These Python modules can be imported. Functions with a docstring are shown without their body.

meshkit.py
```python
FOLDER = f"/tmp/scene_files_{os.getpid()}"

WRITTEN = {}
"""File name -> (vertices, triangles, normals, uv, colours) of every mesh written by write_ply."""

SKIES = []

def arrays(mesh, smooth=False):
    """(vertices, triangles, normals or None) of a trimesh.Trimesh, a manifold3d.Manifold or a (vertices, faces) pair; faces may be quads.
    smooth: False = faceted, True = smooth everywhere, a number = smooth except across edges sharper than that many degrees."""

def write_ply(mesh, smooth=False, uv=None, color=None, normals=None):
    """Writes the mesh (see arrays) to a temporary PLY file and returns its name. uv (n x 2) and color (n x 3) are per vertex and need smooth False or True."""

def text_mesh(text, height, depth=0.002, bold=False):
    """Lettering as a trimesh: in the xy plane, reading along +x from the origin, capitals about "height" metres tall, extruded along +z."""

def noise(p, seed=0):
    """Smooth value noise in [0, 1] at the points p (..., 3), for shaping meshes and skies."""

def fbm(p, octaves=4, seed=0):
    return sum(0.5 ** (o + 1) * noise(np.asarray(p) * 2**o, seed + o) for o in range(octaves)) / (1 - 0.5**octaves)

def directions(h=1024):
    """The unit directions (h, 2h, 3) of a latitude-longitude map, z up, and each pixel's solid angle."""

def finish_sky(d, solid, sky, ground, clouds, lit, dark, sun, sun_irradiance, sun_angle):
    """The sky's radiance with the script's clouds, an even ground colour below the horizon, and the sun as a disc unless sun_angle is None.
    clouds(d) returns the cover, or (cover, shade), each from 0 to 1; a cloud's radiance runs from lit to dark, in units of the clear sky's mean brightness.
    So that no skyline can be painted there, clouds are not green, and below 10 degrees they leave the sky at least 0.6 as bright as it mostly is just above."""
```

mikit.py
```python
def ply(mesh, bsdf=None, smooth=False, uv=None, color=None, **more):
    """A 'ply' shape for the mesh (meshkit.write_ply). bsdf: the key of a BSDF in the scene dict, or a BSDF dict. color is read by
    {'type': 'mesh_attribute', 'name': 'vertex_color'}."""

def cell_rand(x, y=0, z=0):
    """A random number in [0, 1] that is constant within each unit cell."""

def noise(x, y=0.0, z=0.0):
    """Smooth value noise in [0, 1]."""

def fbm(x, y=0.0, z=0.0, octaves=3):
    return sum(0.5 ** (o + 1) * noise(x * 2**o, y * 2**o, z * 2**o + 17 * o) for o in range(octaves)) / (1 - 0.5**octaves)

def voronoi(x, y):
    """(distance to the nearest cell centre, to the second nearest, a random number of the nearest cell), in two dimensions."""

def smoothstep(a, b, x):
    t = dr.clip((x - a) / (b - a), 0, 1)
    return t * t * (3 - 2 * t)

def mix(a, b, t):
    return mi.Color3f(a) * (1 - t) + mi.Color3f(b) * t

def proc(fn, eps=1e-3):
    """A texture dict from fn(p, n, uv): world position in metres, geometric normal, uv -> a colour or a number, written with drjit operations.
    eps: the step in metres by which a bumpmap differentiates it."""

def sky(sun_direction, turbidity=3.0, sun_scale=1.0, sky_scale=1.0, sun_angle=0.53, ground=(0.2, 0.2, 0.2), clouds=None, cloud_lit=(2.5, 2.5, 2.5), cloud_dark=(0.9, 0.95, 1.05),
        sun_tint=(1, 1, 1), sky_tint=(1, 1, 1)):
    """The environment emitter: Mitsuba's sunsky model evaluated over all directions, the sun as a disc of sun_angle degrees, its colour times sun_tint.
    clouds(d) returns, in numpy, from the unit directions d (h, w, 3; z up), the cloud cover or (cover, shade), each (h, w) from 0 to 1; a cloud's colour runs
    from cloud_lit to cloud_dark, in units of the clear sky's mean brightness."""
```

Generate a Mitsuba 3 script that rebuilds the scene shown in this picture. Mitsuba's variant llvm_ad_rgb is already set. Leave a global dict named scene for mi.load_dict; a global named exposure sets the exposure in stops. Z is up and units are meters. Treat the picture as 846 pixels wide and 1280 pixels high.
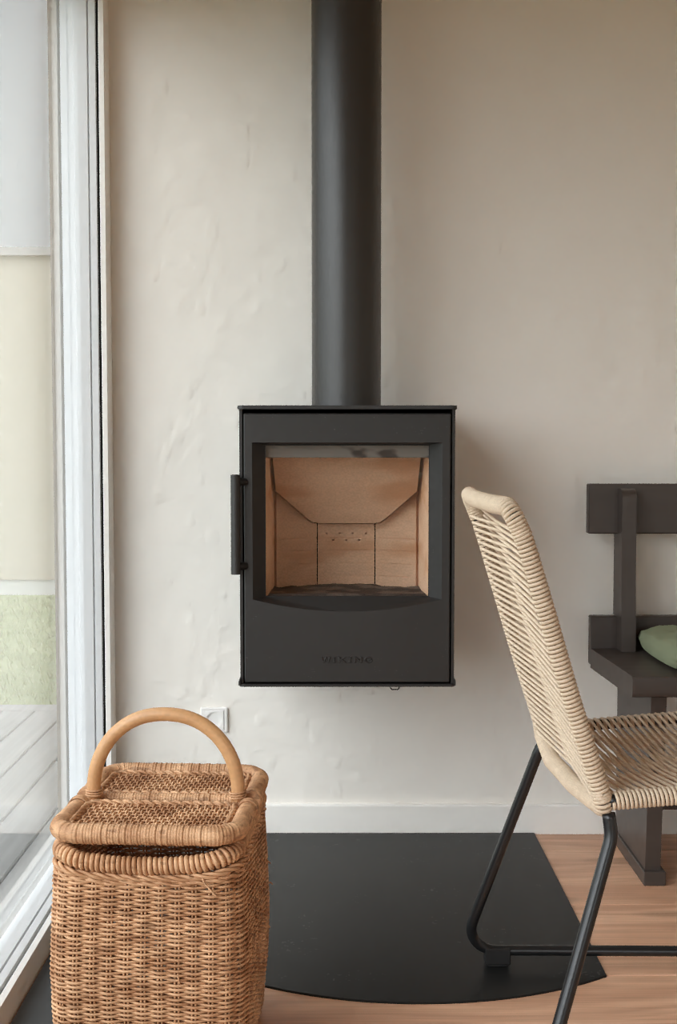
import math, random
import numpy as np
import trimesh
import drjit as dr
import mitsuba as mi
import manifold3d as m3
from manifold3d import Manifold, CrossSection
from shapely.geometry import Polygon
import mikit, meshkit
from mikit import proc, noise, fbm, smoothstep, mix

random.seed(7)
rng = np.random.default_rng(7)
T = mi.ScalarTransform4f
scene, labels = {}, {}

# ------------------------------------------------------------------ camera
# metres; x right along the back wall, y away from the viewer (back wall at y = 0), z up
EYE = (0.0, -2.78, 0.92)
FOCAL = 1500.0                                   # in pixels of an 846 wide frame
PITCH = math.atan(86 / FOCAL)
YAW = math.atan(2 / FOCAL)
scene['camera'] = {
    'type': 'perspective', 'fov_axis': 'x', 'fov': math.degrees(2 * math.atan(423 / FOCAL)),
    'near_clip': 0.05, 'far_clip': 500.0,
    'to_world': T().look_at(origin=EYE, target=(EYE[0] + math.sin(YAW) * math.cos(PITCH), EYE[1] + math.cos(YAW) * math.cos(PITCH), EYE[2] - math.sin(PITCH)), up=(0, 0, 1))}


# ------------------------------------------------------------------ daylight: an even overcast sky
SUN = np.array([-0.52, -0.82, 0.46]) / np.linalg.norm([-0.52, -0.82, 0.46])


def overcast(d):
    n = meshkit.fbm(d * np.array([2.2, 2.2, 4.5]) + 5.0, 4, 3)
    up = np.clip(d[..., 2], 0, 1)
    toward = np.arccos(np.clip(d @ SUN, -1, 1))
    glow = np.exp(-(toward / 0.75) ** 2)         # thin cloud, brighter over a wide area round the hidden sun
    return np.ones(d.shape[:2]), np.clip(1.0 - (0.105 + 0.10 * up + 0.80 * glow) * (1 + 0.25 * (n - 0.5)), 0, 1)


scene['sky'] = mikit.sky(SUN, turbidity=4.0, sun_scale=0.0, sky_scale=1.0, ground=(0.22, 0.22, 0.18), clouds=overcast,
                         cloud_lit=(4.15, 4.40, 4.55), cloud_dark=(0.0, 0.04, 0.06))
exposure = 4.24


# ------------------------------------------------------------------ materials
def rgb(*c):
    return {'type': 'rgb', 'value': list(c)}


def prin(color, rough=0.5, spec=0.5, **more):
    return {'type': 'twosided', 'bsdf': {'type': 'principled', 'base_color': color if isinstance(color, dict) else rgb(*color), 'roughness': rough, 'specular': spec, **more}}


def bumped(fn, height, inner, eps=1e-3):
    nested = inner['bsdf'] if inner['type'] == 'twosided' else inner
    return {'type': 'twosided', 'bsdf': {'type': 'bumpmap', 'tex': proc(fn, eps), 'scale': height, 'inner': nested}}


def mat(key, d):
    scene[key] = d
    return key


def plaster_color(p, n, uv):
    v = fbm(p.x * 3.1, p.y * 3.1, p.z * 3.1, 3)
    return mix((0.785, 0.752, 0.690), (0.825, 0.796, 0.736), v)


def plaster_relief(p, n, uv):
    broad = fbm(p.x * 14 + 3, p.y * 14, p.z * 11, 3)
    fine = noise(p.x * 130, p.y * 130, p.z * 110)
    pits = smoothstep(0.62, 0.8, noise(p.x * 38 + 9, p.y * 38, p.z * 30))
    return broad + 0.16 * fine + 0.30 * pits


WALL = mat('m_wall', bumped(plaster_relief, 0.0040, prin(proc(plaster_color), 0.75, 0.25), 2e-3))
CEIL = mat('m_ceiling', prin((0.46, 0.33, 0.22), 0.7, 0.3))
SKIRT = mat('m_skirting', prin((0.82, 0.80, 0.75), 0.45, 0.4))
FRAME = mat('m_frame', prin((0.62, 0.635, 0.64), 0.35, 0.5))
CLADDING = mat('m_cladding', prin((0.26, 0.24, 0.205), 0.6, 0.3))
LINER = mat('m_liner', prin((0.76, 0.74, 0.70), 0.4, 0.4))
GASKET = mat('m_gasket', prin((0.012, 0.014, 0.015), 0.6, 0.3))
PANE = mat('m_pane', {'type': 'thindielectric', 'int_ior': 1.5})


def oak(p, n, uv):
    row = dr.floor((p.y + 0.1126) / 0.32)
    off = mikit.cell_rand(row, 3, 1)
    warp = fbm(p.x * 1.3 + off * 31, p.y * 9, 0.0, 3)
    g = fbm(p.x * 3.2 + off * 17, p.y * 46 + warp * 9, off * 7, 4)
    fine = noise(p.x * 9 + off * 3, p.y * 420, 0.0)
    knot = smoothstep(0.74, 0.86, noise(p.x * 4.1 + off * 11, p.y * 13 + off * 5, 2.0))
    c = mix((0.57, 0.315, 0.195), (0.72, 0.435, 0.280), smoothstep(0.25, 0.75, g))
    c = c * (0.90 + 0.16 * fine) * (0.93 + 0.14 * off)
    return c * (1 - 0.22 * knot)


def oak_relief(p, n, uv):
    return noise(p.x * 8, p.y * 420, 0.0)


OAK = mat('m_oak', bumped(oak_relief, 0.00010, prin(proc(oak), 0.42, 0.45), 5e-4))
SUBFLOOR = mat('m_subfloor', prin((0.035, 0.022, 0.015), 0.9, 0.1))


def steel_plate(p, n, uv):
    s = smoothstep(0.74, 0.80, noise(p.x * 190, p.y * 190, p.z * 190)) * smoothstep(0.68, 0.85, noise(p.x * 21, p.y * 21, p.z * 21))
    return mix((0.0115, 0.0118, 0.0115), (0.030, 0.029, 0.028), s)


HEARTH = mat('m_hearth', prin(proc(steel_plate), 0.38, 0.25))
MAT_DARK = mat('m_doormat', prin((0.030, 0.032, 0.033), 0.45, 0.5))


def grit(p, n, uv):
    return noise(p.x * 900, p.y * 900, p.z * 900)


def stove_paint(p, n, uv):
    s = smoothstep(0.78, 0.86, noise(p.x * 420, p.y * 420, p.z * 420)) * smoothstep(0.70, 0.85, noise(p.x * 37, p.y * 37, p.z * 37))
    return mix((0.0130, 0.0118, 0.0108), (0.045, 0.043, 0.040), s)


STOVE = mat('m_stove', bumped(grit, 0.00012, prin(proc(stove_paint), 0.50, 0.60), 3e-4))
PIPE = mat('m_pipe', prin((0.024, 0.0225, 0.021), 0.40, 0.65))
STOVE_BLACK = mat('m_stove_black', prin((0.012, 0.011, 0.011), 0.5, 0.4))


def vermiculite(p, n, uv):
    v = fbm(p.x * 11, p.y * 11, p.z * 26, 3)
    sp = noise(p.x * 330, p.y * 330, p.z * 330)
    stain = smoothstep(0.50, 0.72, fbm(p.x * 7 + 4, p.y * 7, p.z * 16 + 2, 3))
    c = mix((0.60, 0.375, 0.235), (0.71, 0.485, 0.330), v) * (0.90 + 0.2 * sp)
    return mix(c, (0.50, 0.24, 0.11), 0.65 * stain)


VERM = mat('m_vermiculite', prin(proc(vermiculite), 0.85, 0.2))


def sooty_steel(p, n, uv):
    soot = smoothstep(0.50, 0.62, fbm(p.x * 17 + 2.3, p.y * 17, p.z * 30, 3))
    return mix((0.16, 0.15, 0.135), (0.03, 0.025, 0.022), soot)


SOOTY = mat('m_sooty', prin(proc(sooty_steel), 0.6, 0.3))


def ash(p, n, uv):
    v = fbm(p.x * 30, p.y * 30, p.z * 30, 3)
    sp = noise(p.x * 500, p.y * 500, p.z * 500)
    return mix((0.040, 0.034, 0.030), (0.105, 0.085, 0.070), smoothstep(0.45, 0.7, v)) * (0.6 + 0.8 * sp)


ASH = mat('m_ash', prin(proc(ash), 0.95, 0.1))


def bench_paint(p, n, uv):
    g = fbm(p.x * 5, p.y * 40, p.z * 40, 3)
    return mix((0.046, 0.0355, 0.030), (0.060, 0.047, 0.0405), g)


BENCH = mat('m_bench', prin(proc(bench_paint), 0.42, 0.5))


def linen_relief(p, n, uv):
    return noise(p.x * 800, p.y * 160, p.z * 300) + noise(p.x * 160, p.y * 800, p.z * 800) + 2.5 * fbm(p.x * 40, p.y * 22, p.z * 40, 3)


LINEN = mat('m_linen', bumped(linen_relief, 0.0011, prin((0.215, 0.238, 0.150), 0.9, 0.15, sheen=0.3), 5e-4))


def cord_color(p, n, uv):
    v = fbm(p.x * 90, p.y * 90, p.z * 90, 3)
    fibre = noise(p.x * 900, p.y * 300, p.z * 900)
    return mix((0.52, 0.405, 0.285), (0.66, 0.54, 0.41), v) * (0.86 + 0.26 * fibre)


CORD = mat('m_cord', prin(proc(cord_color), 0.75, 0.25))
ROD = mat('m_rod', prin((0.011, 0.012, 0.013), 0.27, 0.5))
GLIDE = mat('m_glide', prin((0.012, 0.012, 0.012), 0.5, 0.4))


def wicker_color(p, n, uv):
    v = fbm(p.x * 35, p.y * 35, p.z * 55, 3)
    f = noise(p.x * 260, p.y * 260, p.z * 700)
    node = smoothstep(0.72, 0.85, noise(p.x * 75, p.y * 75, p.z * 160))
    c = mix((0.38, 0.185, 0.088), (0.67, 0.405, 0.225), smoothstep(0.2, 0.8, v)) * (0.88 + 0.24 * f)
    return mix(c, (0.22, 0.105, 0.05), 0.55 * node)


def rattan_color(p, n, uv):
    v = fbm(p.x * 22, p.y * 22, p.z * 22, 3)
    f = noise(p.x * 230, p.y * 230, p.z * 230)
    return mix((0.47, 0.240, 0.105), (0.62, 0.360, 0.175), v) * (0.93 + 0.14 * f)


WICKER = mat('m_wicker', prin(proc(wicker_color), 0.55, 0.35))
RATTAN = mat('m_rattan', prin(proc(rattan_color), 0.38, 0.5))
SOCKET = mat('m_socket', prin((0.80, 0.79, 0.76), 0.3, 0.5))
HOLE = mat('m_hole', prin((0.02, 0.02, 0.02), 0.6, 0.3))
CHROME = mat('m_steel', {'type': 'roughconductor', 'material': 'Cr', 'alpha': 0.25})


def deck_color(p, n, uv):
    row = dr.floor((p.x + 0.73) / 0.115)
    off = mikit.cell_rand(row, 7, 2)
    g = fbm(p.x * 55, p.y * 2.2 + off * 40, 0.0, 4)
    return mix((0.25, 0.243, 0.232), (0.34, 0.333, 0.32), g) * (0.95 + 0.08 * off)


DECK = mat('m_deck', prin(proc(deck_color), 0.7, 0.3))


def lawn_color(p, n, uv):
    return mix((0.22, 0.25, 0.14), (0.32, 0.34, 0.21), fbm(p.x * 2.3, p.y * 2.3, 0.0, 4))


LAWN = mat('m_lawn', prin(proc(lawn_color), 0.95, 0.1))


def blade_color(p, n, uv):
    return mix((0.24, 0.28, 0.14), (0.38, 0.38, 0.25), fbm(p.x * 4, p.y * 4, 0.0, 3))


BLADE = mat('m_blade', prin(proc(blade_color), 0.8, 0.2))
RENDER = mat('m_render', prin((0.46, 0.42, 0.345), 0.9, 0.2))
PLINTH = mat('m_plinth', prin((0.55, 0.55, 0.53), 0.9, 0.2))
FASCIA = mat('m_fascia', prin((0.38, 0.37, 0.36), 0.6, 0.3))


# ------------------------------------------------------------------ mesh helpers
taken = {}


def numbered(name):
    n = taken.get(name, 0)
    taken[name] = n + 1
    return name if n == 0 else f'{name}_{n:03d}'


def obj(name, mesh, bsdf, parent=None, smooth=False, label=None, category=None, group=None, kind=None, **more):
    key = numbered(name if parent is None else f'{parent}__{name}')
    if isinstance(mesh, dict):
        scene[key] = dict(mesh)
    else:
        scene[key] = mikit.ply(mesh, bsdf, smooth, **more)
    tag(key, label, category, group, kind)
    return key


def tag(key, label=None, category=None, group=None, kind=None):
    d = {k: v for k, v in dict(label=label, category=category, group=group, kind=kind).items() if v}
    if d:
        labels[key] = {**labels.get(key, {}), **d}


def thing(name, label=None, category=None, group=None, kind=None):
    key = numbered(name)
    tag(key, label, category, group, kind)
    return key


def box(x0, x1, y0, y1, z0, z1):
    m = trimesh.creation.box((x1 - x0, y1 - y0, z1 - z0))
    m.apply_translation(((x0 + x1) / 2, (y0 + y1) / 2, (z0 + z1) / 2))
    return m


def hull(points):
    return Manifold.hull_points(np.asarray(points, np.float64))


def bevel_box(x0, x1, y0, y1, z0, z1, c=0.002):
    """A box with chamfered edges."""
    pts = []
    for sx in (0, 1):
        for sy in (0, 1):
            for sz in (0, 1):
                p = np.array([(x0, x1)[sx], (y0, y1)[sy], (z0, z1)[sz]], float)
                d = np.array([c if sx == 0 else -c, c if sy == 0 else -c, c if sz == 0 else -c])
                pts += [p + d * (0, 1, 1), p + d * (1, 0, 1), p + d * (1, 1, 0)]
    return hull(pts)


def tm(m):
    if isinstance(m, Manifold):
        q = m.to_mesh()
        return trimesh.Trimesh(q.vert_properties[:, :3], q.tri_verts, process=False)
    return m


def join(*ms):
    return trimesh.util.concatenate([tm(m) for m in ms])


def frames(p, closed):
    """Tangent, normal and binormal along a polyline, carried without twist."""
    if closed:
        t = np.roll(p, -1, 0) - np.roll(p, 1, 0)
    else:
        t = np.gradient(p, axis=0)
    t /= np.linalg.norm(t, axis=1, keepdims=True) + 1e-12
    a = np.cross(t[0], (0, 0, 1.0) if abs(t[0][2]) < 0.9 else (1.0, 0, 0))
    n = np.zeros_like(p)
    n[0] = a / np.linalg.norm(a)
    for i in range(1, len(p)):
        v = n[i - 1] - t[i] * (n[i - 1] @ t[i])
        n[i] = v / (np.linalg.norm(v) + 1e-12)
    if closed:
        v = n[-1] - t[0] * (n[-1] @ t[0])
        v /= np.linalg.norm(v)
        b0 = np.cross(t[0], n[0])
        ang = math.atan2(v @ b0, v @ n[0])
        k = -ang * np.arange(len(p)) / len(p)
        b = np.cross(t, n)
        n = np.cos(k)[:, None] * n + np.sin(k)[:, None] * b
    return t, n, np.cross(t, n)


def tube(p, r, sides=8, closed=False, caps=True):
    p = np.asarray(p, float)
    t, n, b = frames(p, closed)
    r = np.broadcast_to(np.asarray(r, float), (len(p),))
    a = np.arange(sides) * 2 * math.pi / sides
    v = p[:, None] + r[:, None, None] * (np.cos(a)[None, :, None] * n[:, None] + np.sin(a)[None, :, None] * b[:, None])
    m = len(p)
    i = np.arange(m if closed else m - 1)[:, None]
    j = np.arange(sides)[None]
    i2, j2 = (i + 1) % m, (j + 1) % sides
    q = np.stack([i * sides + j, i * sides + j2, i2 * sides + j2, i2 * sides + j], -1).reshape(-1, 4)
    f = np.vstack([q[:, [0, 1, 2]], q[:, [0, 2, 3]]])
    v = v.reshape(-1, 3)
    if caps and not closed:
        k = np.arange(sides)
        v = np.vstack([v, p[0], p[-1]])
        f = np.vstack([f, np.stack([np.full(sides, m * sides), (k + 1) % sides, k], -1),
                       np.stack([np.full(sides, m * sides + 1), (m - 1) * sides + k, (m - 1) * sides + (k + 1) % sides], -1)])
    return trimesh.Trimesh(v, f, process=False)


def resample(p, step, closed=False):
    p = np.asarray(p, float)
    if closed:
        p = np.vstack([p, p[:1]])
    s = np.r_[0, np.cumsum(np.linalg.norm(np.diff(p, axis=0), axis=1))]
    n = max(2, int(round(s[-1] / step)) + 1)
    u = np.linspace(0, s[-1], n)
    q = np.stack([np.interp(u, s, p[:, k]) for k in range(3)], -1)
    return q[:-1] if closed else q


def fillet(points, radii, seg=10):
    """A polyline with rounded corners (radius per inner point)."""
    P = [np.asarray(p, float) for p in points]
    out = [P[0]]
    for k in range(1, len(P) - 1):
        a, b, c = P[k - 1], P[k], P[k + 1]
        u, v = (a - b) / np.linalg.norm(a - b), (c - b) / np.linalg.norm(c - b)
        ang = math.acos(np.clip(u @ v, -1, 1))
        d = min(radii[k - 1] / math.tan(ang / 2), 0.49 * np.linalg.norm(a - b), 0.49 * np.linalg.norm(c - b))
        r = d * math.tan(ang / 2)
        m = (u + v) / np.linalg.norm(u + v)
        ctr = b + m * r / math.sin(ang / 2)
        p0, p1 = b + u * d, b + v * d
        e0, e1 = p0 - ctr, p1 - ctr
        tot = math.acos(np.clip(e0 @ e1 / (r * r), -1, 1))
        for i in range(seg + 1):
            w = i / seg
            out.append(ctr + (math.sin((1 - w) * tot) * e0 + math.sin(w * tot) * e1) / math.sin(tot))
    return np.array(out + [P[-1]])


def wrap(path, R, r, pitch, closed=False, per=12, sides=6, phase=0.0, jitter=0.0):
    """A cord of radius r wound around the path at distance R."""
    p = resample(path, 0.004, closed)
    t, n, b = frames(p, closed)
    if closed:
        p, n, b = (np.vstack([x, x[:1]]) for x in (p, n, b))
    s = np.r_[0, np.cumsum(np.linalg.norm(np.diff(p, axis=0), axis=1))]
    turns = max(1, round(s[-1] / pitch))
    u = np.linspace(0, s[-1], turns * per + 1)
    at = lambda a: np.stack([np.interp(u, s, a[:, k]) for k in range(3)], -1)
    ph = phase + 2 * math.pi * np.arange(len(u)) / per
    rr = R + (jitter * (meshkit.noise(np.stack([u * 400, u * 0, u * 0], -1), 5) - 0.5) if jitter else 0.0)
    rr = np.broadcast_to(rr, u.shape)
    q = at(p) + rr[:, None] * (np.cos(ph)[:, None] * at(n) + np.sin(ph)[:, None] * at(b))
    return tube(q, r, sides)


def ribbed(path, r, pitch, depth, closed=False, sides=14, seed=1):
    """A tube bound with a fine flat strand: ridges across it."""
    p = resample(path, pitch / 4, closed)
    k = np.arange(len(p))
    rr = r - depth * np.array([0.9, 0.15, 0.0, 0.15])[k % 4]
    turn = (k // 4)
    rr = rr + (np.random.default_rng(seed).random(turn.max() + 1)[turn] - 0.5) * depth * 1.2
    return tube(p, rr, sides, closed)


def rope(path, r, lay, strands=2, closed=False, sides=6, flat=1.0):
    """Strands twisted about the path."""
    p = resample(path, lay / 10, closed)
    t, n, b = frames(p, closed)
    s = np.arange(len(p)) * lay / 10
    turns = round(len(p) * 0.1) if closed else len(p) * 0.1
    ph = np.arange(len(p)) / len(p) * turns * 2 * math.pi
    out = []
    for k in range(strands):
        a = ph + 2 * math.pi * k / strands
        out.append(tube(p + r * (np.cos(a)[:, None] * n + flat * np.sin(a)[:, None] * b), r * (1.0 if strands == 2 else 0.85), sides, closed))
    return join(*out)


def rrect(hx, hy, r, n):
    """n points evenly along a rounded rectangle, and their outward normals."""
    segs = []
    lx, ly = 2 * (hx - r), 2 * (hy - r)
    arc = math.pi / 2 * r
    L = 2 * lx + 2 * ly + 4 * arc
    s = np.arange(n) * L / n
    pts, nor = np.zeros((n, 2)), np.zeros((n, 2))
    edges = [(lx, (-hx + r, -hy), (1, 0), (0, -1), (hx - r, -hy + r), -90), (ly, (hx, -hy + r), (0, 1), (1, 0), (hx - r, hy - r), 0),
             (lx, (hx - r, hy), (-1, 0), (0, 1), (-hx + r, hy - r), 90), (ly, (-hx, hy - r), (0, -1), (-1, 0), (-hx + r, -hy + r), 180)]
    s0 = 0.0
    for length, start, d, nn, ctr, a0 in edges:
        on = (s >= s0 - 1e-9) & (s < s0 + length)
        pts[on] = np.array(start) + (s[on] - s0)[:, None] * np.array(d)
        nor[on] = nn
        s0 += length
        on = (s >= s0) & (s < s0 + arc)
        a = np.radians(a0) + (s[on] - s0) / r
        e = np.stack([np.cos(a), np.sin(a)], -1)
        pts[on] = np.array(ctr) + r * e
        nor[on] = e
        s0 += arc
    return pts, nor


def lathe(profile, center, axis='z', n=40):
    """Profile of (radius, height) revolved about an axis through center."""
    m = trimesh.creation.revolve(np.array(profile, float), sections=n)
    if axis == 'y':
        m.apply_transform(trimesh.transformations.rotation_matrix(math.pi / 2, (1, 0, 0)))
    m.apply_translation(center)
    return m


# ------------------------------------------------------------------ room shell
ROOM_X, ROOM_Y, ROOM_Z = 2.9, -5.4, 2.45
WIN_L, WIN_H = 4.60, 1.93                         # length of the glazed opening along the left wall, height of its head

obj('wall_back', box(-0.6455, ROOM_X + 0.2, 0.012, 0.22, -0.25, ROOM_Z + 0.1), WALL, kind='structure', label='rough plastered off-white wall behind the stove')
obj('wall_right', box(ROOM_X, ROOM_X + 0.2, ROOM_Y - 0.2, 0.012, -0.25, ROOM_Z + 0.1), WALL, kind='structure')
RWX0, RWX1, RWZ0, RWZ1 = 0.70, 2.30, 0.05, 1.95     # glazed door in the wall behind the viewer
obj('wall_rear', join(box(-0.70, RWX0, ROOM_Y - 0.2, ROOM_Y, -0.25, ROOM_Z + 0.1), box(RWX1, ROOM_X, ROOM_Y - 0.2, ROOM_Y, -0.25, ROOM_Z + 0.1),
                      box(RWX0, RWX1, ROOM_Y - 0.2, ROOM_Y, RWZ1, ROOM_Z + 0.1), box(RWX0, RWX1, ROOM_Y - 0.2, ROOM_Y, -0.25, RWZ0)), WALL, kind='structure')
yl = -WIN_L - 0.05
left = join(box(-0.70, -0.520, ROOM_Y, yl, -0.25, ROOM_Z + 0.1), box(-0.70, -0.520, yl, 0.012, WIN_H + 0.05, ROOM_Z + 0.1), box(-0.646, -0.520, yl, 0.012, -0.25, -0.013))
obj('wall_left', left, WALL, kind='structure')
obj('ceiling', box(-0.52, ROOM_X, ROOM_Y, 0.012, ROOM_Z, ROOM_Z + 0.1), CEIL, kind='structure')

obj('floor', box(-0.52, ROOM_X, ROOM_Y, 0.012, -0.10, -0.011), SUBFLOOR, kind='structure', label='wide oak floorboards running along the back wall')
edges = [0.012] + [-0.1126 - 0.32 * k for k in range(15)] + [ROOM_Y]
for r in range(len(edges) - 1):
    y1, y0 = edges[r], max(edges[r + 1], ROOM_Y)
    if y1 - y0 < 0.02:
        continue
    cuts = [-0.52, (1.45, 1.95, 1.30)[r % 3], ROOM_X]
    for a, b in zip(cuts[:-1], cuts[1:]):
        obj('plank', bevel_box(a + 0.0003, b - 0.0003, y0 + 0.0007, y1 - 0.0007, -0.011, 0.0, 0.0012), OAK, 'floor')

# skirting board with an eased top edge
sk = [(0.012, 0.0), (0.0, 0.0), (0.0, 0.066), (0.0015, 0.0695), (0.005, 0.0715), (0.012, 0.0715)]


def extrude_x(profile, x0, x1):
    """A (y, z) polygon extruded along x."""
    m = trimesh.creation.extrude_polygon(Polygon(profile), x1 - x0, engine='earcut')
    v = m.vertices.copy()
    m.vertices = np.stack([v[:, 2] + x0, v[:, 0], v[:, 1]], -1)
    m.fix_normals()
    return m


obj('baseboard_back', extrude_x(sk, -0.52, ROOM_X), SKIRT, kind='structure', label='low white skirting board along the back wall')

# ------------------------------------------------------------------ the tall window in the left wall (its frame follows the opening all round)
win = thing('window_1', kind='structure', label='tall white framed window filling the left wall')


def surround(x0, x1, depth, sill=None):
    """Four members of the frame between x0 and x1 that reach depth into the opening."""
    y0, y1, z1 = -WIN_L - 0.05, 0.012, WIN_H + 0.05
    d = depth
    b = depth if sill is None else sill
    return join(bevel_box(x0, x1, -d, y1, 0.0, z1, 0.0006), bevel_box(x0, x1, y0, -WIN_L - 0.05 + d, 0.0, z1, 0.0006),
                bevel_box(x0, x1, y0 + d, -d, -0.012, b, 0.0006), bevel_box(x0, x1, y0 + d, -d, z1 - d, z1, 0.0006))


obj('liner', surround(-0.5320, -0.5195, 0.050), LINER, win)
obj('gasket', surround(-0.5385, -0.5320, 0.040), GASKET, win, label='black rubber seal')
obj('frame', join(surround(-0.5535, -0.5385, 0.050), surround(-0.5570, -0.5535, 0.0445)), FRAME, win)
obj('sash', surround(-0.5885, -0.5570, 0.050), FRAME, win)
obj('bead', surround(-0.6180, -0.5885, 0.0488, 0.012), FRAME, win)
obj('outer_frame', surround(-0.6450, -0.6180, 0.0486, -0.006), CLADDING, win, label='dull beige outer frame seen through the glass')
for x in (-0.5785, -0.5865):
    v = np.array([(x, -WIN_L, 0.04), (x, -0.04, 0.04), (x, -0.04, WIN_H + 0.01), (x, -WIN_L, WIN_H + 0.01)])
    obj('pane', (v, np.array([[0, 1, 2, 3]])), PANE, win)

win2 = thing('window_2', kind='structure', label='glazed door in the wall behind the viewer')
ya_, yb_ = ROOM_Y - 0.12, ROOM_Y - 0.05
obj('frame', join(box(RWX0, RWX0 + 0.07, ya_, yb_, RWZ0, RWZ1), box(RWX1 - 0.07, RWX1, ya_, yb_, RWZ0, RWZ1), box(RWX0 + 0.07, RWX1 - 0.07, ya_, yb_, RWZ1 - 0.07, RWZ1),
                  box(RWX0 + 0.07, RWX1 - 0.07, ya_, yb_, RWZ0, RWZ0 + 0.09), box(1.465, 1.535, ya_, yb_, RWZ0 + 0.09, RWZ1 - 0.07)), FRAME, win2)
for xa, xb in ((RWX0 + 0.07, 1.465), (1.535, RWX1 - 0.07)):
    v = np.array([(xa, ROOM_Y - 0.085, RWZ0 + 0.09), (xb, ROOM_Y - 0.085, RWZ0 + 0.09), (xb, ROOM_Y - 0.085, RWZ1 - 0.07), (xa, ROOM_Y - 0.085, RWZ1 - 0.07)])
    obj('pane', (v, np.array([[0, 1, 2, 3]])), PANE, win2)

# ------------------------------------------------------------------ outside: deck, lawn, the house across
deck = thing('deck', kind='structure', label='pale weathered deck of boards running beside the house')
k = 0
x = -0.73 + 0.115
while x > -3.4:
    a, b = x - 0.1125, min(x - 0.0025, -0.648)
    if b - a > 0.02:
        obj('board', bevel_box(a, b, -5.6, 1.44, -0.058, -0.030, 0.003), DECK, deck)
    x -= 0.115
obj('edge_board', bevel_box(-3.45, -0.66, 1.445, 1.54, -0.058, -0.029, 0.003), DECK, deck)
obj('joist', join(*[box(-3.4, -0.72, y, y + 0.045, -0.20, -0.058) for y in np.arange(-5.4, 1.5, 0.6)]), DECK, deck)

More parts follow.
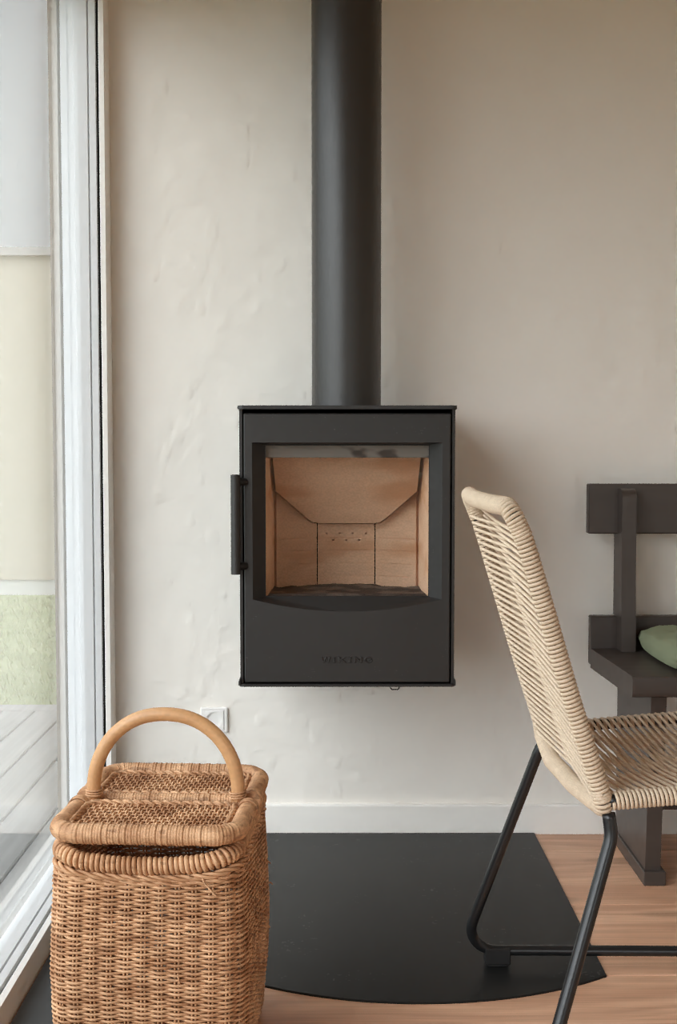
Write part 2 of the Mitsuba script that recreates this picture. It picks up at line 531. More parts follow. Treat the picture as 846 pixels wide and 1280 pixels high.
ground = trimesh.creation.box((60, 60, 0.2))
ground.apply_translation((-8, 0, -0.35))
obj('lawn', ground, LAWN, kind='structure', label='pale green lawn beyond the deck')
nb = 16000
px = rng.uniform(-4.6, -0.75, nb)
py = 1.56 + (rng.random(nb) ** 1.3) * 4.7
hh = rng.uniform(0.02, 0.05, nb)
an = rng.uniform(0, 2 * math.pi, nb)
lean = rng.uniform(-0.02, 0.02, (nb, 2))
base = np.stack([px, py, np.full(nb, -0.251)], -1)
side = np.stack([np.cos(an), np.sin(an), np.zeros(nb)], -1) * 0.003
tip = base + np.stack([lean[:, 0], lean[:, 1], hh], -1)
obj('grass', (np.stack([base - side, base + side, tip], 1).reshape(-1, 3), np.arange(3 * nb).reshape(-1, 3)), BLADE, kind='stuff',
    label='short pale green grass growing between the deck and the cream house', category='grass')

house = thing('house', 'low cream rendered house with a grey flat roof edge across the lawn', 'building')
obj('wall', box(-14, 2.5, 6.42, 12, -0.13, 2.34), RENDER, house)
obj('plinth', box(-13.98, 2.48, 6.44, 11.9, -0.30, -0.13), PLINTH, house, label='light grey plinth')
obj('roof_edge', box(-14.1, 2.6, 6.36, 12.1, 2.335, 2.395), FASCIA, house, label='thin grey roof edge')

# ------------------------------------------------------------------ hearth plate
HC, HHW, HB, HY0, HY1 = 0.139, 0.3262, -0.0005, -0.7590, -0.8594
sag = HY0 - HY1
R_ = (HHW ** 2 + sag ** 2) / (2 * sag)
pts = [(HC - HHW, HB), (HC + HHW, HB)]
a_ = math.asin(HHW / R_)
for t_ in np.linspace(a_, -a_, 61):
    pts.append((HC + R_ * math.sin(t_), HY1 + R_ - R_ * math.cos(t_)))
cs = CrossSection([np.array(pts)[::-1]])
if cs.area() <= 0:
    cs = CrossSection([np.array(pts)])
plate = join(*[Manifold.extrude(cs, 0.0026).translate((0, 0, 0.0002))])
top = Manifold.extrude(cs.offset(-0.0008, m3.JoinType.Round), 0.0034).translate((0, 0, 0.0002))
obj('hearth_plate', Manifold.batch_boolean([Manifold.extrude(cs, 0.0028).translate((0, 0, 0.0002)), top], m3.OpType.Add), HEARTH,
    label='dark grey steel floor plate with a curved front edge below the stove', category='hearth plate')

obj('door_mat', bevel_box(-0.516, -0.200, -1.72, -0.006, 0.0002, 0.005, 0.001), MAT_DARK, label='flat dark grey mat under the basket beside the window', category='mat')

# ------------------------------------------------------------------ wall socket
sock = thing('wall_socket', 'square white wall socket low on the wall behind the basket handle', 'socket')
sx, sz = -0.2880, 0.2710
obj('frame', Manifold.batch_boolean([bevel_box(sx - 0.032, sx + 0.032, 0.004, 0.0125, sz - 0.030, sz + 0.030, 0.0025), Manifold.cube((0.0472, 0.03, 0.0472), True).translate((sx, 0.0, sz))], m3.OpType.Subtract), SOCKET, sock)
cyl = Manifold.cylinder(0.02, 0.0185, 0.0185, 40).rotate((90, 0, 0))
insert = bevel_box(sx - 0.0232, sx + 0.0232, 0.0025, 0.0122, sz - 0.0232, sz + 0.0232, 0.0012) - cyl.translate((sx, 0.0066, sz))
obj('insert', insert, SOCKET, sock)
well = bevel_box(sx - 0.0185, sx + 0.0185, 0.0066, 0.0123, sz - 0.0185, sz + 0.0185, 0.0002)
for hx_, hz_ in ((-0.0095, 0.002), (0.0095, 0.002)):
    well = well - Manifold.cylinder(0.02, 0.0026, 0.0026, 20).rotate((90, 0, 0)).translate((sx + hx_, 0.018, sz + hz_))
moon = (Manifold.cylinder(0.02, 0.0045, 0.0045, 24) ^ Manifold.cube((0.02, 0.02, 0.05), True).translate((0, 0.010, 0))).rotate((90, 0, 0)).translate((sx, 0.018, sz - 0.011))
obj('well', well - moon, SOCKET, sock)
obj('contact', box(sx - 0.014, sx + 0.014, 0.0113, 0.0118, sz - 0.012, sz + 0.008), HOLE, sock, label='dark pin holes')

# ------------------------------------------------------------------ wood stove
SX = 0.0207                                         # centre line
SF = -0.38                                          # front face
stove = thing('wood_stove', 'matt black wall-hung wood stove with a glass door and empty tan firebox', 'stove')
zt, zb = 0.9950, 0.4295
body = join(bevel_box(SX - 0.2160, SX - 0.2095, -0.375, -0.02, zb + 0.004, zt - 0.007, 0.0008), bevel_box(SX + 0.2095, SX + 0.2160, -0.375, -0.02, zb + 0.004, zt - 0.007, 0.0008),
            box(SX - 0.2095, SX + 0.2095, -0.035, -0.02, zb + 0.004, zt - 0.007), box(SX - 0.2095, SX + 0.2095, -0.345, -0.035, zb + 0.004, zb + 0.02),
            box(SX - 0.2095, SX + 0.2095, -0.335, -0.035, 0.925, 0.935),
            box(SX - 0.2095, SX - 0.186, -0.340, -0.332, zb + 0.02, 0.935), box(SX + 0.186, SX + 0.2095, -0.340, -0.332, zb + 0.02, 0.935),
            box(SX - 0.186, SX + 0.186, -0.340, -0.332, zb + 0.02, 0.590))
obj('body', body, STOVE, stove)


def slab(pts2, y0, y1):
    """An (x, z) outline extruded from y0 to y1."""
    c = CrossSection([np.array(pts2, float)])
    if c.area() <= 0:
        c = CrossSection([np.array(pts2, float)[::-1]])
    return Manifold.extrude(c, y1 - y0).rotate((90, 0, 0)).translate((0, y1, 0))


def round_plan(hx, y0, y1, r, z0, z1):
    """A flat plate with rounded front corners."""
    p = [(SX - hx, y1), (SX - hx, y0 + r)] + [(SX - hx + r - r * math.cos(a), y0 + r - r * math.sin(a)) for a in np.linspace(0.1, math.pi / 2, 8)]
    p += [(SX + hx - r + r * math.sin(a), y0 + r - r * math.cos(a)) for a in np.linspace(0, math.pi / 2 - 0.1, 8)] + [(SX + hx, y0 + r), (SX + hx, y1)]
    c = CrossSection([np.array(p)])
    if c.area() <= 0:
        c = CrossSection([np.array(p)[::-1]])
    e = min(0.001, (z1 - z0) / 3)
    return Manifold.batch_boolean([Manifold.extrude(c.offset(-e, m3.JoinType.Round), z1 - z0).translate((0, 0, z0)), Manifold.extrude(c, z1 - z0 - 2 * e).translate((0, 0, z0 + e))], m3.OpType.Add)


obj('top_plate', round_plan(0.2190, -0.392, -0.018, 0.012, zt - 0.0075, zt), STOVE, stove)
obj('bottom_plate', round_plan(0.2180, -0.386, -0.018, 0.010, zb, zb + 0.005), STOVE, stove)
for s in (-1, 1):
    ear = [(SX + s * 0.2155, zb + 0.003), (SX + s * 0.2190, zb + 0.003), (SX + s * 0.2190, zb + 0.010), (SX + s * 0.2182, zb + 0.0135), (SX + s * 0.2155, zb + 0.0165)]
    obj('lug', slab(ear, -0.385, -0.30), STOVE, stove)

# door: a slab with a splayed opening whose lower lip is curved
dz0, dz1 = 0.4370, 0.9800
# a circular arc for the lip
arc = [(SX + u * 0.1900, 0.6060 - 0.0245 * (1 - u * u)) for u in np.linspace(1, -1, 25)]
front = [(SX - 0.1905, 0.9215), (SX + 0.1905, 0.9215)] + arc
back = [(SX - 0.1665, 0.9170), (SX + 0.1665, 0.9170), (SX + 0.1665, 0.6085), (SX - 0.1665, 0.6085)]
y_f, y_b = SF, SF + 0.028
ext = 0.3
opening = hull([(x, y_f - 0.0001, z) for x, z in front] + [(x, y_b, z) for x, z in back])
through = slab(back, y_b - 0.001, y_b + 0.05)
lead = slab(front, y_f - 0.01, y_f + 0.0002)
door = bevel_box(SX - 0.2070, SX + 0.2070, y_f, y_b + 0.012, dz0, dz1, 0.0022) - opening - through - lead
d_ = obj('door', door, STOVE, stove, smooth=25)
gv = np.array([(SX - 0.171, y_b + 0.004, 0.600), (SX + 0.171, y_b + 0.004, 0.600), (SX + 0.171, y_b + 0.004, 0.921), (SX - 0.171, y_b + 0.004, 0.921)])
obj('glass', (gv, np.array([[0, 1, 2, 3]])), PANE, d_, label='clear heat resistant glass')
seal = slab([(SX - 0.1668, 0.9172), (SX + 0.1668, 0.9172), (SX + 0.1668, 0.6082), (SX - 0.1668, 0.6082)], y_b + 0.0005, y_b + 0.0035) - slab([(SX - 0.1652, 0.9152), (SX + 0.1652, 0.9152), (SX + 0.1652, 0.6096), (SX - 0.1652, 0.6096)], y_b - 0.001, y_b + 0.01)
obj('seal', seal, STOVE_BLACK, d_, label='black door seal')

# raised lettering on the door: a softly rounded relief
import shapely
from shapely import affinity
cap, cursor, word = 0.0126, -0.0322, []
for ch, w in zip('WIKING', (0.0198, 0.0062, 0.0172, 0.0062, 0.0168, 0.0166)):
    g = meshkit.text_mesh(ch, cap, 0.002, bold=True)
    tri = g.triangles[g.face_normals[:, 2] > 0.9][:, :, :2]
    sh = shapely.union_all([Polygon(t) for t in tri]).buffer(0.00025)
    x0_, y0_, x1_, y1_ = sh.bounds
    sh = affinity.scale(affinity.translate(sh, -x0_, -y0_), w / (x1_ - x0_), cap / (y1_ - y0_), origin=(0, 0))
    word.append(affinity.translate(sh, cursor, 0.4778))
    cursor += w + 0.0042
word = shapely.union_all(word)
lx0, lz0, lx1, lz1 = word.bounds
gx, gz = np.meshgrid(np.arange(lx0 - 0.001, lx1 + 0.001, 0.0003), np.arange(lz0 - 0.001, lz1 + 0.001, 0.0003))
inside = shapely.contains_xy(word, gx, gz)
dist = shapely.distance(word.boundary, shapely.points(gx, gz))
up_ = np.where(inside, np.clip(dist / 0.0010, 0, 1), -0.2)
hgt = np.where(inside, 0.0026 * np.sqrt(np.clip(up_ * (2 - up_), 0, 1)), -0.0008)
n0, n1 = gx.shape
idx = np.arange(n0 * n1).reshape(n0, n1)
q = np.stack([idx[:-1, :-1], idx[:-1, 1:], idx[1:, 1:], idx[1:, :-1]], -1).reshape(-1, 4)
keep = inside.ravel()[q].any(1)
m_ = trimesh.Trimesh(np.stack([gx, SF - hgt, gz], -1).reshape(-1, 3), np.vstack([q[keep][:, [0, 1, 2]], q[keep][:, [0, 2, 3]]]), process=False)
m_.remove_unreferenced_vertices()
obj('lettering', m_, STOVE, d_, smooth=True, label='raised word WIKING')

# door handle: an upright bar on two stand-offs
h = thing(stove + '__handle')
hx0, hy0 = -0.2018, -0.395
obj('bar', lathe([(0, 0.6585), (0.0085, 0.6585), (0.0095, 0.6597), (0.0095, 0.8565), (0.0085, 0.8577), (0, 0.8577)], (hx0, hy0, 0), n=36), STOVE, h, smooth=35)
for z0 in (0.8430, 0.6740):
    obj('standoff', join(tube([(hx0, hy0 + 0.001, z0), (hx0 + 0.016, hy0 + 0.010, z0), (hx0 + 0.017, hy0 + 0.022, z0)], 0.0078, 16)), STOVE_BLACK, h, smooth=40)

# air lever: a small wire loop below
obj('air_lever', tube(fillet([(0.1085, -0.34, 0.4300), (0.1085, -0.375, 0.4255), (0.1110, -0.377, 0.4225), (0.1235, -0.377, 0.4225), (0.1260, -0.375, 0.4255), (0.1260, -0.34, 0.4300)], [0.003] * 4, 5), 0.0012, 8), STOVE_BLACK, stove, smooth=True)

# firebox lining
fire = obj('firebox', join(box(SX - 0.186, SX + 0.186, -0.330, -0.040, zb + 0.03, 0.585), box(SX - 0.186, SX + 0.186, -0.055, -0.040, 0.585, 0.925)), STOVE_BLACK, stove)
FZ0, FZ1 = 0.585, 0.925


def grooves(m, x0, x1, y, zs, w=0.0021, d=0.0026):
    for z in zs:
        m = m - Manifold.cube((x1 - x0 + 0.1, 2 * d, w), True).translate(((x0 + x1) / 2, y, z))
    return m


GZ = [0.7089, 0.6819, 0.6531, 0.6243]
cpan = grooves(bevel_box(SX - 0.0638, SX + 0.0638, -0.100, -0.072, FZ0, FZ1, 0.0008), SX - 0.065, SX + 0.065, -0.100, GZ)
for i in range(4):
    cpan = cpan - Manifold.cylinder(0.03, 0.0025, 0.0025, 16).rotate((90, 0, 0)).translate((SX - 0.0437 + 0.0292 * i, -0.080, 0.7188))
for i in range(3):
    cpan = cpan - Manifold.cylinder(0.03, 0.0025, 0.0025, 16).rotate((90, 0, 0)).translate((SX - 0.0291 + 0.0292 * i, -0.080, 0.7035))
edge_ = [(SX - 0.1570, 0.8145), (SX - 0.0850, 0.7480), (SX - 0.0770, 0.7425), (SX - 0.0655, 0.7400), (SX + 0.0655, 0.7400), (SX + 0.0770, 0.7425), (SX + 0.0850, 0.7480), (SX + 0.1570, 0.8145)]
cutter = slab(edge_ + [(SX + 0.20, 0.8400), (SX + 0.20, 0.95), (SX - 0.20, 0.95), (SX - 0.20, 0.8400)], -0.20, 0.0)   # the lining stops just under the baffle
obj('back_panel', cpan - cutter, VERM, fire)
ang = math.degrees(math.atan2(0.045, 0.092))
for s in (-1, 1):
    L_ = 0.099
    p = grooves(bevel_box(0.0006, L_, -0.0, 0.024, FZ0, FZ1, 0.0008), 0, L_, 0.0, GZ)
    p = p.rotate((0, 0, -ang)).translate((0.0646, -0.100, 0))
    if s < 0:
        p = p.mirror((1, 0, 0))
    obj('angled_panel', p.translate((SX, 0, 0)) - cutter, VERM, fire)
    q = hull([(SX + s * a, y, z) for z in (FZ0, FZ1) for a, y in ((0.1672, -0.328), (0.1830, -0.328), (0.1560, -0.060), (0.1830, -0.060))])
    obj('side_panel', q, VERM, fire)
bf = [(-0.1560, 0.900, -0.262), (0.1560, 0.900, -0.262), (0.1520, 0.8165, -0.185), (0.0830, 0.7520, -0.142), (0.0745, 0.7468, -0.140), (0.0620, 0.7438, -0.139), (-0.0620, 0.7438, -0.139), (-0.0745, 0.7468, -0.140), (-0.0830, 0.7520, -0.142), (-0.1520, 0.8165, -0.185)]
# the plate leans: take one plane through its top and bottom edges
ya = lambda z: -0.139 - (z - 0.7438) * (0.123 / 0.1562)
obj('baffle', hull([(SX + x, ya(z), z) for x, z, _ in bf] + [(SX + x, ya(z) + 0.026, z + 0.004) for x, z, _ in bf]), VERM, fire)
obj('air_deflector', bevel_box(SX - 0.185, SX + 0.185, -0.338, -0.330, 0.8905, 0.930, 0.001), SOOTY, fire, label='grey steel strip with soot')
n_ = 70
gx, gy = np.meshgrid(np.linspace(SX - 0.165, SX + 0.165, n_), np.linspace(-0.329, -0.075, n_))
gz = 0.5985 + 0.006 * meshkit.fbm(np.stack([gx * 40, gy * 40, gx * 0], -1), 3, 2) + 0.005 * meshkit.noise(np.stack([gx * 14, gy * 14, gx * 0 + 3], -1), 4)
idx = np.arange(n_ * n_).reshape(n_, n_)
q = np.stack([idx[:-1, :-1], idx[:-1, 1:], idx[1:, 1:], idx[1:, :-1]], -1).reshape(-1, 4)
obj('ash_bed', (np.stack([gx, gy, gz], -1).reshape(-1, 3), q), ASH, fire, smooth=True, kind='stuff', label='dark grey ash')
obj('retainer', join(bevel_box(SX - 0.160, 0.0580, -0.334, -0.330, 0.588, 0.6120, 0.0006), bevel_box(0.0600, SX + 0.160, -0.334, -0.330, 0.588, 0.6120, 0.0006)), ASH, fire)

# flue
flue = thing('stove_pipe', 'straight matt dark grey stove pipe rising from the stove top', 'stove pipe')
obj('tube', lathe([(0.0738, 0.9952), (0.0745, 0.9960), (0.0745, 2.449), (0.071, 2.449), (0.071, 0.9952)], (0.0205, -0.173, 0), n=72), PIPE, flue, smooth=35)

# ------------------------------------------------------------------ bench with its cushion
bench = thing('bench', 'dark brown painted wooden bench with an open back against the wall', 'bench')
BX1 = 1.95
obj('back_board', bevel_box(0.5672, BX1, -0.080, -0.052, 0.7160, 0.8285, 0.0025), BENCH, bench)
obj('rear_rail', bevel_box(0.5755, BX1, -0.080, -0.052, 0.4160, 0.5285, 0.0025), BENCH, bench)
prof = [(-0.080, 0.4550), (-0.400, 0.4550), (-0.4055, 0.4530), (-0.4080, 0.4470), (-0.4080, 0.4220), (-0.4050, 0.4140), (-0.3980, 0.4110), (-0.080, 0.4110)]
seat_l = [(0.5755, -0.0805), (0.5755, -0.10), (0.5905, -0.4080), (BX1, -0.4080), (BX1, -0.0805)]
seatm = extrude_x(prof, 0.5905, BX1)
v = seatm.vertices.copy()
lft = v[:, 0] < 0.6
v[lft, 0] = 0.5755 + (0.5905 - 0.5755) * (-0.08 - v[lft, 1]) / 0.328
seatm.vertices = v
obj('seat', seatm, BENCH, bench, smooth=25)
for x0 in (0.6335, 1.78):
    pp = [(-0.0515, 0.4555), (-0.128, 0.4555), (-0.1200, 0.66), (-0.1200, 0.800)] + [(-0.1200 + 0.016 * (1 - math.cos(a)), 0.800 + 0.0185 * math.sin(a)) for a in np.linspace(0.2, math.pi / 2, 7)] + [(-0.0805, 0.8195), (-0.0805, 0.53), (-0.0515, 0.53)]
    pp = [(-0.0805, 0.4555), (-0.1300, 0.4555), (-0.1215, 0.640), (-0.1190, 0.797)] + [(-0.1190 + 0.018 * (1 - math.cos(a)), 0.797 + 0.0215 * math.sin(a)) for a in np.linspace(0.2, math.pi / 2, 7)] + [(-0.0805, 0.8190), (-0.0805, 0.7165), (-0.0450, 0.7165), (-0.0450, 0.5290), (-0.0805, 0.5290)]
    obj('upright', extrude_x(pp, x0, x0 + 0.0320), BENCH, bench, smooth=20)
    obj('end_panel', hull([(x, y, z) for x in (x0 + 0.0100, x0 + 0.0420) for y, z in ((-0.055, 0.030), (-0.320, 0.030), (-0.350, 0.4108), (-0.055, 0.4108))]), BENCH, bench)
    obj('foot', bevel_box(x0 + 0.0045, x0 + 0.0510, -0.3335, -0.045, 0.0, 0.0300, 0.002), BENCH, bench)
obj('stretcher', bevel_box(0.6755, 1.79, -0.20, -0.17, 0.12, 0.20, 0.002), BENCH, bench)

# cushion: puffed slab with soft creases
nu, nv = 90, 60
U, V = np.meshgrid(np.linspace(-1, 1, nu), np.linspace(-1, 1, nv), indexing='ij')


def pillow(x0, x1, y0, y1, z0, thick, seed):
    edge = (1 - np.abs(U) ** 14) * (1 - np.abs(V) ** 7)
    shape_ = np.clip(edge, 0, 1) ** 0.30
    X = (x0 + x1) / 2 + U * (x1 - x0) / 2 * (1 - 0.03 * V ** 2)
    Y = (y0 + y1) / 2 + V * (y1 - y0) / 2 * (1 - 0.04 * U ** 2)
    q = np.stack([X * 26, Y * 12 + X * 6, X * 0], -1)
    cre = meshkit.fbm(q, 4, seed) - 0.5
    dome = 0.70 + 0.30 * (1 - U ** 2) * (1 - V ** 2)
    Zt = z0 + thick * 0.42 + thick * 0.58 * shape_ * dome + 0.026 * cre * shape_
    Zb = z0 + thick * 0.42 - thick * 0.42 * shape_
    n = nu * nv
    idx = np.arange(n).reshape(nu, nv)
    f = np.stack([idx[:-1, :-1], idx[1:, :-1], idx[1:, 1:], idx[:-1, 1:]], -1).reshape(-1, 4)
    vt, vb = np.stack([X, Y, Zt], -1).reshape(-1, 3), np.stack([X, Y, Zb], -1).reshape(-1, 3)
    f = np.vstack([f, f[:, ::-1] + n])
    m = trimesh.Trimesh(np.vstack([vt, vb]), np.vstack([f[:, [0, 1, 2]], f[:, [0, 2, 3]]]), process=False)
    m.merge_vertices(digits_vertex=6)
    m.update_faces(m.nondegenerate_faces())
    return m


obj('cushion', pillow(0.6690, 1.28, -0.400, -0.084, 0.4553, 0.070, 3), LINEN, smooth=True, label='crumpled sage green linen cushion lying on the dark bench', category='cushion')

# ------------------------------------------------------------------ string chair
chair = thing('chair', 'beige cord string chair with black steel sled legs, turned sideways', 'chair')
YN, YF = -1.215, -0.815                              # near and far rails
RC, CR = 0.0104, 0.0027                              # winding radius and cord radius
prof_b = np.array([(0.3585, 0.4480), (0.3490, 0.4800), (0.3345, 0.5230), (0.3105, 0.5980), (0.2825, 0.6935), (0.2530, 0.7900), (0.2430, 0.8150)])
prof_b[:, 0] -= 0.006
TURN = -0.0125 / (YF - YN)                          # the chair is turned a little: its far side stands further left
prof_b = np.stack([np.interp(np.linspace(0, 1, 60), np.linspace(0, 1, len(prof_b)), prof_b[:, k]) for k in (0, 1)], -1)
for _ in range(12):
    prof_b[1:-1] = 0.25 * prof_b[:-2] + 0.5 * prof_b[1:-1] + 0.25 * prof_b[2:]
top_x, top_z = 0.2215, 0.8370
near = [(x, YN, z) for x, z in prof_b]
far = [(x + TURN * (YF - YN), YF, z) for x, z in prof_b]
mid_top = [(top_x + 0.004, YN, top_z), (top_x - 0.004, YN + 0.12, top_z - 0.002), (top_x - 0.010, YF - 0.12, top_z - 0.002), (top_x - 0.006, YF, top_z)]
loop = fillet([near[-8]] + mid_top + [far[-8]], [0.034, 0.2, 0.2, 0.034], 10)
low = fillet([near[3], (0.3540, YN, 0.4370), (0.3420, YN + 0.13, 0.4290), (0.3330, YF - 0.13, 0.4290), (0.3400, YF, 0.4370), far[3]], [0.020, 0.10, 0.10, 0.020], 8)
frame_path = np.vstack([near[3:-8], loop, far[3:-8][::-1], low[::-1][1:-1]])
obj('back_frame', tube(resample(frame_path, 0.006, True), 0.0082, 12, True), ROD, chair, smooth=True)


def seat_z(x):
    return 0.4470 + (x - 0.375) * 0.085


SX0, SX1 = 0.369, 0.800
seat_path = fillet([(SX0 - 0.010, YN, seat_z(SX0)), (SX1, YN, seat_z(SX1)), (SX1 - 0.012, YF, seat_z(SX1)), (SX0 - 0.022, YF, seat_z(SX0))], [0.03, 0.03], 8)
obj('seat_frame', tube(resample(seat_path, 0.008), 0.0082, 12), ROD, chair, smooth=True)

post_n, post_f = np.array(near[0:-7]), np.array(far[0:-7])
winding = [wrap(post_n, RC, CR, 0.0058, phase=0.3), wrap(post_f, RC, CR, 0.0058, phase=0.3)]
winding.append(wrap(loop, 0.0106, 0.0029, 0.0046, per=12))
winding.append(wrap(low, 0.0106, 0.0029, 0.0046, per=12))
obj('back_winding', join(*winding), CORD, chair, smooth=True, kind='stuff', label='tightly wound beige cord')
sp = resample(seat_path, 0.006)
obj('seat_winding', join(wrap(sp[(sp[:, 1] < YN + 0.02) & (sp[:, 0] > SX0 - 0.008)], RC, CR, 0.0058), wrap(sp[(sp[:, 1] > YF - 0.02) & (sp[:, 0] > SX0 - 0.012)], RC, CR, 0.0112), wrap(sp[(sp[:, 0] > SX1 - 0.02)], RC, CR, 0.0058)), CORD, chair, smooth=True, kind='stuff', label='tightly wound beige cord')

# webbing: figure-of-eight strands, from the rear side of one post to the front side of the other
pb = resample([(x, 0, z) for x, z in prof_b], 0.0112)
tb = np.gradient(pb, axis=0)
tb /= np.linalg.norm(tb, axis=1, keepdims=True)
nb_ = np.stack([tb[:, 2], 0 * tb[:, 0], -tb[:, 0]], -1)  # towards the sitter
strands = []
for i in range(0, len(pb) - 1):
    for s in (-1, 1):
        o = 0.25 * s
        pc = pb[i] + (pb[i + 1] - pb[i]) * (0.25 + 0.25 * s)
        a = pc + nb_[i] * RC * s * 1.0
        b = pc - nb_[i] * RC * s * 1.0
        a_, b_ = a.copy(), b.copy()
        a_[1], b_[1] = YF - 0.003, YN + 0.003
        a_[0] += TURN * (YF - YN)
        w = np.linspace(0, 1, 7)[:, None]
        q = a_ * (1 - w) + b_ * w
        q += np.array([0, 0, -1]) * (0.0025 * np.sin(math.pi * w)) * rng.uniform(0.5, 1.2)
        strands.append(tube(q, CR * 0.96, 6))
obj('back_webbing', join(*strands), CORD, chair, smooth=True, kind='stuff', label='beige cord strung across the back')
strands = []
for x in np.arange(SX0 + 0.010, SX1 - 0.016, 0.0112):
    for s in (-1, 1):
        xx = x + 0.0028 * s
        z = seat_z(xx)
        w = np.linspace(0, 1, 9)[:, None]
        a = np.array([xx - 0.018, YF - 0.003, z + RC * s])
        b = np.array([xx + 0.004, YN + 0.003, z - RC * s])
        q = a * (1 - w) + b * w + np.array([0, 0, -1]) * (0.010 * np.sin(math.pi * w)) * rng.uniform(0.85, 1.15)
        q[:, 0] += (0.0022 * np.sin(math.pi * w[:, 0]) * rng.uniform(-1, 1))
        strands.append(tube(q, CR * 0.96, 6))
obj('seat_webbing', join(*strands), CORD, chair, smooth=True, kind='stuff', label='beige cord strung across the seat')

for yt, yb in ((YF, -0.719), (YN, -1.311)):
    s = 1 if yb > yt else -1
    lift = 0.0042 if yb > yt else 0.0               # the far runner's rear glide stands on the hearth plate
    xt, xk, zk, xb = (0.3450, 0.3350, 0.4085, 0.2193) if s > 0 else (0.3600, 0.3640, 0.4000, 0.2370)
    rod = fillet([(xt, yt, 0.430), (xk, yt + s * 0.003, zk), (xb, yb, 0.0268 + lift), (0.860, yb, 0.0268), (0.792, yt + s * 0.002, seat_z(0.792) - 0.02), (0.785, yt, seat_z(0.785))], [0.055, 0.045, 0.05, 0.02], 10)
    obj('leg', tube(resample(rod, 0.006), 0.0090, 16), ROD, chair, smooth=True)
    for x0, up in ((0.2590, lift), (0.765, 0.0)):
        g = Manifold.batch_boolean([bevel_box(x0, x0 + 0.045, yb - 0.0115, yb + 0.0115, 0.004, 0.033, 0.002), bevel_box(x0 + 0.004, x0 + 0.041, yb - 0.009, yb + 0.009, 0.0, 0.008, 0.001)], m3.OpType.Add)
        obj('glide', g.translate((0, 0, up)), GLIDE, chair)

# ------------------------------------------------------------------ wicker basket
bk = thing('basket', 'tall lidded wicker picnic basket with an arched cane handle standing by the window', 'basket')
BCX, BCY, BZ0 = -0.2580, -0.9900, 0.0052


def ext(z):
    zz = np.array([0.0, 0.02, 0.10, 0.18, 0.26, 0.34])
    return np.interp(z, zz, [0.125, 0.128, 0.1355, 0.1370, 0.1340, 0.1300]), np.interp(z, zz, [0.150, 0.153, 0.163, 0.1670, 0.1665, 0.1640])


NC = 48                                             # uprights round the basket
weave = []
per = 8
rowp = 0.0035
nrow = int(0.318 / rowp)
for k in range(nrow):
    z = BZ0 + 0.006 + k * rowp
    hx, hy = ext(z)
    P, N = rrect(hx, hy, 0.040, NC * per)
    th = np.arange(NC * per) * 2 * math.pi / (2 * per)
    wob = meshkit.fbm(np.stack([P[:, 0] * 18 + 40, P[:, 1] * 18, np.full(len(P), k * 0.13)], -1), 2, 11) - 0.5
    off = 0.0036 * np.cos(th + math.pi * (k % 2)) + 0.0022 * (wob)
    zz = z + 0.0032 * (meshkit.noise(np.stack([P[:, 0] * 26 + 7, P[:, 1] * 26, np.full(len(P), k * 0.35)], -1), 21) - 0.5)
    q = np.stack([BCX + P[:, 0] + off * N[:, 0], BCY + P[:, 1] + off * N[:, 1], zz], -1)
    weave.append(tube(q, 0.00182 + 0.0003 * rng.random(), 6, True))
obj('weave', join(*weave), WICKER, bk, smooth=True, kind='stuff', label='woven willow strands')
stakes = []
for j in range(NC):
    for d in (-0.0026, 0.0026):
        pts_ = []
        for z in np.linspace(BZ0, 0.325, 12):
            hx, hy = ext(z)
            P, N = rrect(hx, hy, 0.040, NC * per)
            i = j * per
            tx = np.array([-N[i, 1], N[i, 0]])
            pts_.append((BCX + P[i, 0] + tx[0] * d, BCY + P[i, 1] + tx[1] * d, z))
        stakes.append(tube(pts_, 0.0019, 5))
obj('stake', join(*stakes), WICKER, bk, smooth=True, kind='stuff', label='upright willow rods')
hx, hy = ext(0.01)
P, N = rrect(hx - 0.004, hy - 0.004, 0.038, 80)
bm = trimesh.creation.extrude_polygon(Polygon(P + np.array([BCX, BCY])), 0.006, engine='earcut')
bm.apply_translation((0, 0, BZ0 + 0.002))
obj('bottom', bm, WICKER, bk)


def ring(hx, hy, r, z, n=220, dip=0.0):
    P, N = rrect(hx, hy, r, n)
    fr = np.clip((-P[:, 1] - hy * 0.9) / (hy * 0.1), 0, 1) * np.clip(1 - (P[:, 0] / hx) ** 2, 0, 1)
    return np.stack([BCX + P[:, 0], BCY + P[:, 1], z - dip * fr], -1)


hx, hy = ext(0.335)
rimp = ring(hx - 0.0055, hy - 0.0040, 0.040, 0.3490, dip=0.0130)
obj('rim', join(wrap(rimp, 0.0098, 0.0036, 0.0074, True, per=12, sides=6, jitter=0.002), tube(resample(rimp, 0.008, True), 0.0085, 8, True)), WICKER, bk, smooth=True, label='thickly bound rim')
obj('braid', join(rope(ring(hx + 0.0015, hy + 0.0015, 0.042, 0.3315, dip=0.0110), 0.0032, 0.060, 3, True), rope(ring(hx + 0.001, hy + 0.001, 0.041, 0.3215, dip=0.0075), 0.0026, 0.048, 2, True)), WICKER, bk, smooth=True)

LZ = 0.3765
LX, LY0, LY1 = 0.1275, -0.1575, 0.1560              # centre lines of the lid tubes, from the basket centre


